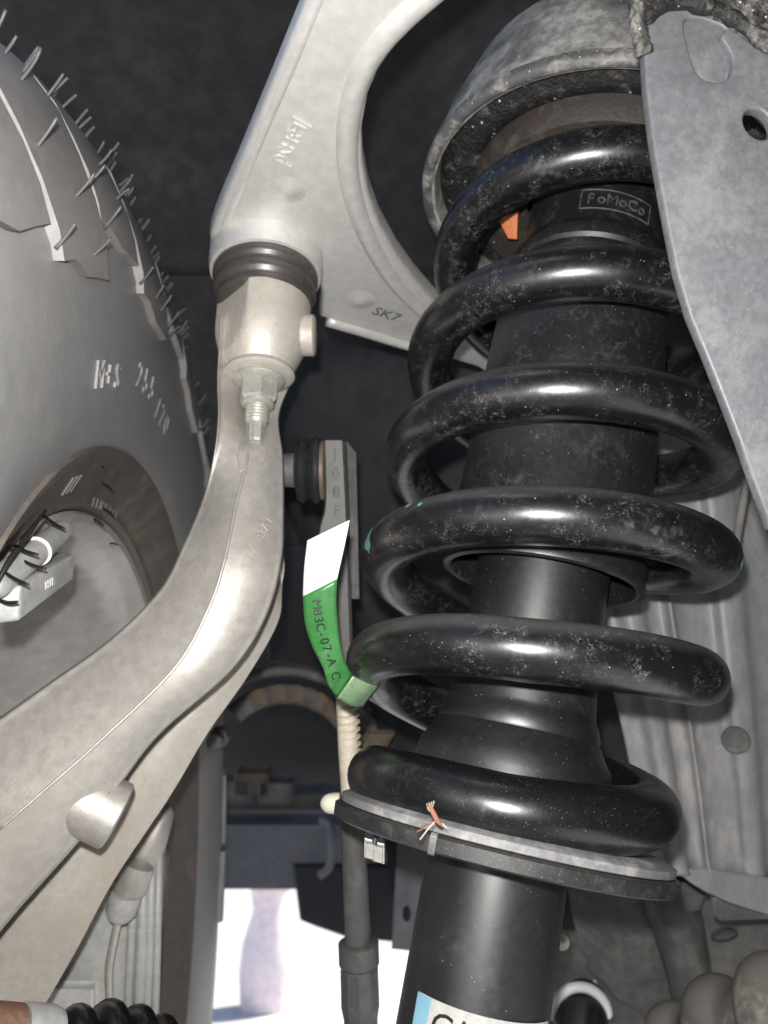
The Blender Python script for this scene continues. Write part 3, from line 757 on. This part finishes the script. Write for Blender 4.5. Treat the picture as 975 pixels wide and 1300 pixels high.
def add_hair(a, r, L, off, mat=M['hair'], rad=.00065, parent=ty):
    base = wp_(r, a, side_off(r)+off-.001)
    tip = (AX*.80+WE2*.16-WE1*.52*rnd.uniform(.6,1.2)+UP*rnd.uniform(.28,.50)).normalized()
    bend = (UP*rnd.uniform(-.10,.22)+WE1*rnd.uniform(-.08,.08))*L
    return obj('rubber_hair', tube([base, base+tip*L*.45+bend*.1, base+tip*L*.8+bend*.4, base+tip*L+bend*.8], [rad*1.3, rad, rad, rad*.85], 6, sub=3), mat, parent, angle=180)
for i in range(68):
    for s in range(4):
        a = 2*PI*(i+.02+.25*s+rnd.uniform(-.12,.12))/68
        for r, L in ((RO-.001, .0125), (.386, .012)) if s < 1 else ((RO-.001, .0125),) if s < 2 else ((.392, .0125), (rnd.choice((.33,.345,.36,.375)), .012)):
            x, y, d = proj(wp_(r, a, .0))
            if d > .05 and -60 < x < 270 and -60 < y < 560: add_hair(a, r+rnd.uniform(-.004,.001), L*rnd.uniform(.7,1.1), .003)
# hairs on the sidewall and bead
def hair_at(px, py, off, L, mat, tx, tyy):
    p = onplane(px, py, HUB+AX*off, AX)
    e = V(px+tx, py+tyy, proj(p)[2]-.006)
    return obj('rubber_hair', tube([p, (p+e)/2+UP*.0004, e], [.0006,.0005,.0004], 6, sub=3), mat, ty, angle=180)
for (x, y, tx, tyy) in ((114,583,20,12),(126,611,18,12),(131,645,14,10),(120,659,12,9),(200,612,12,3),(203,646,12,2),(140,690,10,2)):
    hair_at(x, y, .004, .01, M['hair_dark'], tx, tyy)
# raised words on the sidewall
TT = skin((lambda o: ([o.matrix_basis @ v.co + HUB for v in o.data.vertices], [tuple(p.vertices) for p in o.data.polygons]))(ty))
def side_text(body, px, py, r, size, ext, mat, parent, adv=.62, tree=None):
    p = onplane(px, py, HUB+AX*side_off(r), AX)
    v = p-HUB-AX*(p-HUB).dot(AX); a0 = math.atan2(v.dot(WE2), v.dot(WE1)); r = v.length; out = []
    for i, ch in enumerate(body):
        a = a0-i*size*adv/r
        h = TT.ray_cast(wp_(r, a, .09), -AX); q, n = (h[0], h[1]) if h[0] is not None else (wp_(r, a, side_off(r)), AX)
        if n.dot(AX) < 0: n = -n
        tan = WE1*math.sin(a)-WE2*math.cos(a); tan = (tan-n*tan.dot(n)).normalized()
        out.append(lettering(ch, q+n*.0001, tan, n.cross(tan), size, ext, align='CENTER'))
    return obj('raised_lettering', join(*out), mat, parent)
side_text('M+S', 128, 477, .285, .0175, .0010, M['sidewall'], ty, .80)
side_text('255', 182, 478, .30, .019, .0007, M['sidewall'], ty, .74)
side_text('/70', 206, 520, .30, .018, .0005, M['sidewall'], ty, .70)

bz = bpy.data.objects['bead_zone']
TT = skin(([v.co + HUB for v in bz.data.vertices], [tuple(p.vertices) for p in bz.data.polygons]))
side_text('III', 97, 618, .238, .014, .0008, M['bead'], ty, .40)
side_text('IIIMIIII', 143, 634, .238, .012, .0006, M['bead'], ty, .52)
# balance weight clipped to the rim
dw = .40
cor = [V(-8,746,.266),V(27,743,.268),V(25,789,.268),V(-8,793,.266),V(70,700,.345),V(96,702,.322),V(93,735,.322),V(72,745,.345)]
wt = obj('balance_weight', solid(cor, .0016, 3), M['weight'], wh, angle=50)
obj('weight_clip', tube([V(-6,742,.262), V(44,702,.292), V(78,674,.322)], [.0052,.0050,.0046], 24, round_end=True), M['weight'], wt, angle=60)
cR = V(46, 700, .2935); rg_ = (V(78,674,.322)-V(-6,742,.262)).normalized(); _, f1, f2 = frame_of(rg_)
obj('retaining_ring', tube([cR+(f1*math.cos(t)+f2*math.sin(t))*.0052 for t in np.linspace(0, 2*PI, 33)], .0008, 10), M['cream'], wt, angle=180)
wf = ((cor[1]+cor[5]+cor[6]+cor[2])/4); wx = (cor[5]-cor[1]).normalized(); wy = (cor[1]-cor[2]).normalized(); wnn = wx.cross(wy)
if wnn.dot(O-wf) < 0: wnn = -wnn
obj('stamped_lettering', lettering('H H', wf+wnn*.0002-wx*.005, wx, wy, .0045, .0002), M['label'], wt)
for (x, y, tx, ty_) in ((-4,682,28,8),(14,690,34,14),(22,708,36,14),(2,724,34,18),(0,762,22,2),(56,655,26,16)):
    p = V(x, y, .262+.0007*x); e = V(x+tx, y+ty_, .254+.0007*x)
    obj('rubber_hair', tube([p, (p+e)/2-UP*.0006, e], [.0006,.0007,.0005], 6, sub=3), M['hair_dark'], ty, angle=180)
obj('bead_flash', tube([V(-10,752,.255),V(14,708,.262),V(38,675,.275),V(58,648,.29)], [.0008,.0010,.0010,.0005], 8, sub=4), M['hair_dark'], ty, angle=180)

# ------------------------------------------------------------------ stabiliser link, bushing to the right of the knuckle
lk = thing('stabiliser_link', 'grey stabiliser link with black bushing hanging behind the paper label', 'link', V(420, 600, .40))
bx = lambda x: V(x, 597, .395)
ax_l = (bx(412)-bx(365)).normalized()
obj('washer', lathe(bx(366), ax_l, [(-.002,.0085),(.0035,.0090),(.0038,.0078)], 32), M['linkgrey'], lk)
obj('bushing', lathe(bx(377), ax_l, [(0,.0120),(.0006,.0155),(.0030,.0168),(.0052,.0158),(.0062,.0142),(.0074,.0158),(.0098,.0172),(.0118,.0164),(.0130,.0140)], 48), M['black_rubber'], lk)
obj('outer_washer', lathe(bx(409), ax_l, [(-.001,.0150),(.0012,.0154),(.0016,.0150)], 40), M['copper'], lk)
up_l = (V(416,560,.40)-V(430,760,.40)).normalized()
br = sheet([[V(411,560,.398),V(413,559,.394),V(434,559,.394),V(438,562,.398)],[V(412,640,.398),V(414,640,.394),V(438,640,.394),V(442,640,.398)],[V(404,700,.398),V(406,700,.394),V(440,700,.394),V(444,700,.398)],[V(424,880,.404),V(427,880,.400),V(446,880,.400),V(450,880,.404)]], .008, 1, 5)
obj('bracket', br, M['linkgrey'], lk, angle=50)
obj('cast_lettering', join(*[lettering(ch, V(425+i*.9, 577+i*24, .3936), RT, UP, .0080, .0004, align='CENTER') for i, ch in enumerate('J08F')]), M['black_rubber'], lk)
rod = [V(439,870,.402), V(442,950,.398), V(447,1030,.395)]
obj('sleeve', tube(rod, [.0054,.0052,.0050], 24), M['creamrod'], lk)
for i in range(15):
    y = 880+i*9.2; c = V(441.5+(y-880)*.045, y, .3985); 
    obj('ridge', tube([c-up_l*.0004, c+up_l*.0004], .0057, 20), M['creamrod'], lk)
obj('rod', tube([V(446,1020,.395), V(451,1110,.392), V(455,1205,.388)], [.0062,.0064,.0066], 28), M['darkrod'], lk)
ca, cb = V(455,1195,.388), V(459,1320,.384); dl = (cb-ca).normalized()
obj('rod_collar', lathe(ca, dl, [(0,.0088),(.0008,.0102),(.0105,.0102),(.0118,.0090)], 32), M['darkrod'], lk)
obj('rod_end', lathe(ca, dl, [(.0116,.0086),(.0130,.0098),(.030,.0100),(.036,.0088),(.052,.0086)], 10), M['darkrod'], lk, smooth=False)
pl_ = thing('side_bracket', 'narrow dark upright bracket just right of the stabiliser link', 'bracket', V(447, 740, .43))
obj('bracket_plate', sheet([[V(440,560,.43),V(452,575,.432)],[V(444,650,.43),V(454,660,.432)],[V(444,760,.43),V(456,760,.432)]], .004, 3, 3), M['dirtyframe'], pl_)

# ------------------------------------------------------------------ right: frame bracket in front of the top coils
pb = V(840, 200, .245); nb = Vector((.06, -.95, -.30)).normalized()
out_b = [(812,20),(818,60),(821,110),(828,170),(836,220),(847,280),(860,345),(876,400),(897,450),(920,508),(940,560),(958,612),(980,672),(1120,700),(1200,300),(1150,-120),(815,-120)]
hole = [(963+19*math.cos(t), 157+19*math.sin(t)+.30*19*math.cos(t)) for t in np.linspace(0, 2*PI, 28)[:-1]]
fb = thing('frame_bracket', 'dusty grey steel frame bracket with one round hole at the upper right', 'bracket', onplane(940,560,pb,nb))
pocket = [(p.x, p.y) for p in catmull([Vector((x, y, 0)) for x, y in ((869,28),(884,22),(902,26),(922,36),(916,46),(930,72),(926,98),(907,104),(888,95),(876,68))], 4, True)]
obj('bracket_plate', plate(out_b, pb, nb, .0048, .0009, [hole, pocket]), M['panel'], fb, angle=50)
obj('pocket_floor', plate([(855,8),(945,14),(948,118),(858,118)], pb-nb*.0024, nb, .0022, .0004), M['panel'], fb, angle=50)
def lump(pts, r, seed, name, parent, mat, amp=.35):
    q = catmull(pts, 8); rn = random.Random(seed)
    rs = [r*(1+amp*mnoise.noise(p*160+Vector((seed*7.3,0,0)))+.2*amp*rn.uniform(-1,1)) for p in q]
    vs, fs = tube(q, rs, 18)
    vs = [v+Vector((mnoise.noise(v*300),mnoise.noise(v*300+Vector((9,0,0))),mnoise.noise(v*300+Vector((0,9,0)))))*r*.16 for v in vs]
    return obj(name, (vs, fs), mat, parent, angle=180)
q_ = lambda x, y, k=.003: onplane(x, y, pb+nb*k, nb)
obj('upper_flange', plate([(806,-160),(1250,-190),(1250,110),(1010,64),(960,44),(925,18),(880,2),(840,4),(818,22),(808,20)], pb+nb*.0052, nb, .0050, .0014), M['seal'], fb, angle=50)
lump([q_(806,22,.004),q_(820,22,.004),q_(840,6,.004),q_(880,3,.004),q_(924,18,.004),q_(960,45,.004),q_(1010,66,.004),q_(1080,80,.004)], .0026, 2, 'weld_bead', fb, M['seal'], .5)
lump([q_(808,-60,.006),q_(812,-20,.006),q_(808,10,.005),q_(812,40,.003),q_(818,70,.001)], .0022, 5, 'weld_bead', fb, M['seal'], .5)
# flange behind the bracket edge
ob = thing('brace_rod', 'thin dark brace running down beside the bracket edge', 'rod', V(935, 690, .40))
obj('rod', tube([V(957,560,.40), V(946,620,.40), V(934,690,.40)], .0022, 14), M['dirtyframe'], ob)

# ------------------------------------------------------------------ right: ribbed splash panel behind the spring
def panel_rows():
    rows_ = []
    U_ = [(0,0),(.10,.0),(.16,-.004),(.24,-.004),(.28,.001),(.36,.001),(.40,-.0035),(.44,.001),(.60,.002),(.66,-.001),(.76,-.001),(.82,.003),(1.0,.004),(1.3,.004),(1.7,.006)]
    for y, xl, xr, d in ((520,700,985,.475),(600,715,990,.47),(700,738,995,.465),(800,760,1000,.458),(900,785,1005,.452),(1000,806,1010,.447),(1090,822,1012,.443),(1112,830,1014,.442)):
        rows_.append([V(xl+(xr-xl)*u, y, d+z*1.7) for u, z in U_])
    return rows_
sp2 = thing('splash_panel', 'dusty grey ribbed splash panel behind the right of the spring', 'panel', V(900, 1110, .44))
obj('ribbed_sheet', sheet(panel_rows(), .0022, 3, 4), M['splash'], sp2, angle=180)
fl2 = sheet([[V(856,1104,.4405),V(900,1102,.440),V(945,1109,.440),V(1030,1122,.440)],[V(858,1106,.4395),V(895,1119,.4375),V(942,1134,.4375),V(1030,1152,.4375)],[V(860,1108,.440),V(890,1129,.437),V(940,1151,.436),V(1030,1176,.436)]], .0015, 4, 4)
obj('bottom_flange', fl2, M['splash'], sp2, angle=180)
dm = V(935, 940, .4445)
obj('plug', lathe(dm+FW*.001, (O-dm).normalized(), [(0,.0078),(.0018,.0072),(.0026,.0050),(.0016,.0030),(.0012,.0005)], 28), M['dirtyframe'], sp2)
tb = plate([(904,1140),(908,1165),(916,1170),(1010,1166),(1010,1150),(950,1138)], V(950,1150,.452), FW*-1, .004, .0012)
t = obj('hanging_tab', tb, M['panel']); tag(t, 'small grey steel tab hanging below the splash panel flange', 'tab')
# dim body wall far behind the panel and the spring
ub = thing('inner_fender', 'dark inner fender wall in the gaps behind the coil spring, with an added light baffle', 'fender', V(640, 900, .62))
obj('side_light_baffle', block(O+Vector((.46,.35,.20)), RT*.01, Vector((0,.95,0)), Z*.55, .003), M['liner'], ub)  # added wall out to the right that keeps sky fill off the spring
obj('wall_sheet', sheet([[V(360,440,.66),V(560,440,.64),V(800,440,.60),V(1150,440,.56)],[V(360,640,.68),V(560,640,.66),V(800,660,.62),V(1150,660,.56)],[V(455,800,.70),V(560,800,.68),V(800,800,.62),V(1150,800,.56)],[V(478,1000,.70),V(560,1000,.68),V(800,1000,.63),V(1150,1000,.56)],[V(505,1175,.70),V(570,1182,.68),V(800,1180,.63),V(1150,1180,.56)]], .004, 4, 4), M['liner'], ub, angle=180)

# ------------------------------------------------------------------ lower right: frame rail, bolt, CV boot, hose
fr2 = thing('frame_rail', 'dusty dark frame rail and gussets below the splash panel', 'frame rail', V(820, 1300, .6))
obj('rail_face', sheet([[V(715,1095,.60),V(760,1090,.58),V(800,1090,.575)],[V(728,1170,.60),V(775,1170,.58),V(822,1160,.572)],[V(748,1230,.60),V(800,1238,.585),V(845,1235,.57)],[V(790,1262,.60),V(820,1290,.585),V(862,1320,.57)]], .005, 1, 1), M['dirtyframe'], fr2, angle=14)
obj('gusset', sheet([[V(800,1085,.56),V(835,1085,.545),V(872,1090,.55)],[V(822,1160,.56),V(850,1160,.54),V(893,1165,.55)],[V(850,1240,.56),V(880,1230,.545),V(905,1240,.55)],[V(862,1330,.56),V(900,1330,.545),V(930,1330,.55)]], .005, 1, 1), M['dirtyframe'], fr2, angle=180)
obj('rear_web', sheet([[V(690,1075,.74),V(760,1075,.72),V(960,1075,.72),V(1100,1075,.72)],[V(690,1200,.74),V(775,1200,.72),V(960,1200,.72),V(1100,1200,.72)],[V(690,1360,.74),V(790,1365,.72),V(960,1365,.72),V(1100,1365,.72)]], .005, 3, 3), M['dirtyframe'], fr2, angle=180)
hl2 = [(920+17*math.cos(t), 1187+9*math.sin(t)-2*math.cos(t)) for t in np.linspace(0, 2*PI, 24)[:-1]]
obj('side_plate', plate([(870,1080),(1100,1060),(1100,1340),(905,1340),(896,1200)], V(940,1190,.555), Vector((-.25,-1,-.1)), .006, .001, [hl2]), M['dirtyframe'], fr2)
bolt('frame_bolt', 'dusty round headed bolt below the right end of spring seat', V(876, 1139, .535), (V(876,1139,.52)-V(874,1160,.545)).normalized(), .0098, .005, .006, .014, M['linkgrey'])
cv = thing('cv_boot', 'dusty grey bellows boot at the lower right corner', 'boot', V(930, 1400, .42))
cA, cB = V(800, 1352, .46), V(1030, 1318, .40); cax = (cB-cA).normalized(); LL = (cB-cA).length
prof = []; cen = [.10, .32, .60, .92]; rad = [.016, .028, .037, .042]; wid = [.05, .075, .09, .10]
prof.append((0, .006))
for c, r, w in zip(cen, rad, wid):
    for k in range(9):
        b = PI*k/8; prof.append(((c-w*math.cos(b)*1.15)*LL, r*(.74+.26*math.sin(b)**.7)))
obj('bellows', lathe(cA, cax, prof, 72), M['cvboot'], cv, angle=60)
hs = thing('coolant_hose', 'black hose with a pale clamp right of the shock foot', 'hose', V(735, 1300, .5))
obj('hose', tube([V(735,1330,.49), V(737,1296,.50), V(742,1278,.52)], .0165, 28, round_end=True), M['black_rubber'], hs)
cr_ = V(736, 1290, .505)
obj('clamp', tube([cr_+(RT*math.cos(t)+UP*math.sin(t)*1.05)*.0182+FW*.0 for t in np.linspace(.1, PI-.05, 20)], .0034, 12, round_end=True), M['white'], hs, angle=180)
pc = obj('pale_cover', plate([(735,1262),(758,1248),(766,1290),(768,1320),(744,1320)], V(755,1280,.53), FW*-1, .006, .002), M['white'])
tag(pc, 'pale plastic cover edge behind the clamped hose', 'cover')
kp = V(713, 1196, .50); t = obj('pale_plug', dome(kp, (O-kp).normalized(), .0034, .0030), M['cream']); tag(t, 'tiny pale round plug just right of the lower tube', 'plug')
bl = thing('blue_upright', 'blue grey painted upright with a hole left of the lower tube', 'bracket', V(515, 1210, .62))
h3_ = [(516+5*math.cos(t), 1160+10*math.sin(t)) for t in np.linspace(0, 2*PI, 18)[:-1]]
obj('upright_plate', plate([(505,1060),(560,1060),(545,1210),(497,1205),(500,1140)], V(515,1150,.62), Vector((-.1,-1,-.1)), .006, .001, [h3_]), M['bluegrey'], bl)

# ------------------------------------------------------------------ lower left: caliper, hose, boot
cp = thing('brake_caliper', 'blurred grey brake caliper below the knuckle, ribbed down its side', 'caliper', V(140, 1300, .47))
obj('caliper_body', sheet([[V(20,1140,.46),V(110,1130,.455),V(168,1110,.46),V(176,1108,.464)],[V(20,1220,.455),V(110,1220,.45),V(165,1200,.455),V(174,1200,.46)],[V(20,1340,.45),V(110,1340,.445),V(160,1340,.45),V(170,1340,.455)]], .03, 4, 4), M['caliper'], cp, angle=60)
for x0, x1, dd, w in ((172,160,.452,.0030),(184,174,.450,.0034),(194,184,.452,.0026),(202,195,.456,.0024)):
    obj('rib', tube([V(x0,1082,dd), V((x0+x1)/2+1,1200,dd-.003), V(x1,1340,dd-.006)], w, 12), M['caliper'], cp, angle=180)
ear = tube([V(203,1036,.458), V(192,1066,.452), V(176,1098,.452)], [.0082,.0095,.0090], 24, round_end=True)
obj('mounting_ear', ear, M['alu'], cp, angle=180)
bh = thing('brake_line', 'short grey brake line fitting with thin bent pipe', 'brake line', V(150, 1280, .43))
obj('fitting', tube([V(176,1098,.432), V(166,1124,.430), V(160,1136,.430)], [.0088,.0092,.0082], 24), M['alu'], bh)
obj('collar', tube([V(160,1134,.428), V(153,1158,.427), V(151,1166,.427)], [.0090,.0084,.0060], 24), M['caliper'], bh)
obj('pipe', tube([V(152,1160,.427), V(144,1195,.425), V(138,1235,.424), V(141,1300,.422)], .0022, 12, sub=5), M['zinc'], bh)
obj('pad_plate', block(V(78,1268,.44), RT*.018, UP*.006, FW*.004, .002), M['label'], cp)
rb = thing('tie_rod_boot', 'glossy black ridged boot with rusty collar at the lower left corner', 'boot', V(100, 1330, .3))
rA, rB = V(46, 1326, .30), V(205, 1336, .33); rax = (rB-rA).normalized(); RL = (rB-rA).length
pr = [(0,.010)]
for c, r in ((.26,.0150),(.50,.0178),(.74,.0168),(.96,.0142)):
    for k in range(9):
        b = PI*k/8; pr.append(((c-.105*math.cos(b))*RL, r*(.55+.45*math.sin(b)**.8)))
obj('bellows', lathe(rA, rax, pr, 64), M['gloss'], rb, angle=70)
obj('collar', lathe(rA, rax, [(-.009,.0138),(.003,.0138),(.006,.0128),(.008,.008)], 40), M['caliper'], rb)
obj('rusty_band', lathe(rA, rax, [(-.045,.0132),(-.0095,.0132)], 40), M['rust'], rb)

# ------------------------------------------------------------------ far: slotted ring, bolt, crossmember, dark underside, post outside
rgt = thing('slotted_ring', 'dark ring carrying rusty blocks in the gap behind the knuckle', 'ring', V(370, 960, .62))
def rpt(a, r, d=.62): return V(362+r*math.cos(a)*1.0, 985-r*math.sin(a)*1.06, d)
obj('outer_ring', tube([rpt(a, 126-14*(a < .6)*(.6-a)) for a in np.linspace(.15, 2.5, 30)], .0042, 12), M['dirtyframe'], rgt, angle=180)
obj('inner_band', sheet([[rpt(a, 110, .632) for a in np.linspace(.15, 2.3, 24)],[rpt(a, 86, .632) for a in np.linspace(.15, 2.3, 24)]], .004, 2, 2), M['dirtyframe'], rgt, angle=180)
for a, w in ((.42,.20),(.86,.13),(1.12,.10),(1.42,.10),(1.66,.10),(1.92,.10)):
    obj('rusty_block', sheet([[rpt(a-w, 108, .622), rpt(a, 110, .621), rpt(a+w, 108, .622)],[rpt(a-w, 88, .622), rpt(a, 90, .621), rpt(a+w, 88, .622)]], .008, 3, 1), M['rustblock'], rgt, angle=50)
for x, y in ((478,938),(470,952)):
    obj('rusty_block', block(V(x, y, .60), RT*.009, (UP*.8+RT*.5)*.005, FW*.004, .0015), M['rustblock'], rgt)
bolt('hub_bolt', 'grey hexagon bolt head beside the knuckle edge', V(276, 938, .60), (V(262,952,.57)-V(280,934,.61)).normalized()*-1, .0085, .012, .0062, .01, M['linkgrey'])
cm = thing('crossmember', 'blurred blue grey crossmember above the bright gap', 'crossmember', V(350, 1110, 1.15))
obj('beam', block(V(360, 1077, 1.18), RT*.24, UP*.040, FW*.03, .008), M['bluegrey'], cm)
obj('upper_rail', block(V(380, 1020, 1.25), RT*.22, UP*.020, FW*.03, .006), M['dirtyframe'], cm)
obj('pipe', tube([V(405,1040,1.12),V(418,1046,1.12),V(421,1075,1.12),V(418,1100,1.12),V(405,1112,1.12)], .006, 12, sub=4), M['bluegrey'], cm)
for x, y in ((300,1000),(322,990),(352,1002)):
    obj('bracket', block(V(x, y, 1.19), RT*.022, UP*.012, FW*.02, .004), M['rustblock'] if x == 322 else M['dirtyframe'], cm)
su = thing('skid_plate', 'dark blurred skid plate hanging below the crossmember', 'skid plate', V(430, 1190, 1.1))
obj('plate', plate([(372,1108),(380,1170),(400,1178),(440,1192),(520,1200),(760,1210),(760,1100),(372,1100)], V(430,1150,1.14), FW*-1, .02, .006), M['underside'], su)
un = thing('underbody', 'black underbody deep behind the knuckle and the ring, with an unseen light block', 'underbody', V(350, 1040, 1.3))
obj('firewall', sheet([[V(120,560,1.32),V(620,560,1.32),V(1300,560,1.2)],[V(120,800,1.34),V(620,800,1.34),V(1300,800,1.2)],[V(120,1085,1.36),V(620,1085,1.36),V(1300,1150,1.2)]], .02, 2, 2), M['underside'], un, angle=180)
obj('cab_light_block', block(Vector((.55,-1.45,.95)), RT*.90, Vector((0,1.22,0)), Z*.50, .02), M['underside'], un)  # unseen block behind the camera, added to cut sky fill and ground bounce
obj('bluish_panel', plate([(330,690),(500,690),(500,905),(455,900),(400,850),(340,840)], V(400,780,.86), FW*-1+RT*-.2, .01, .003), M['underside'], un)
po = thing('pale_post', 'pale blurred post with buff top out in the bright daylight', 'post', V(335, 1330, 2.6))
pb0 = Vector((V(340, 1200, 2.4).x, V(340, 1200, 2.4).y, 0))
zt = V(338, 1105, 2.4).z
obj('post_body', lathe(pb0, Z, [(0,.075),(.10,.085),(zt-.22,.080),(zt-.12,.052),(zt-.06,.062)], 32), M['post'], po)
obj('post_cap', lathe(pb0, Z, [(zt-.06,.066),(zt-.02,.088),(zt+.06,.090),(zt+.08,.06)], 32), M['post_top'], po)
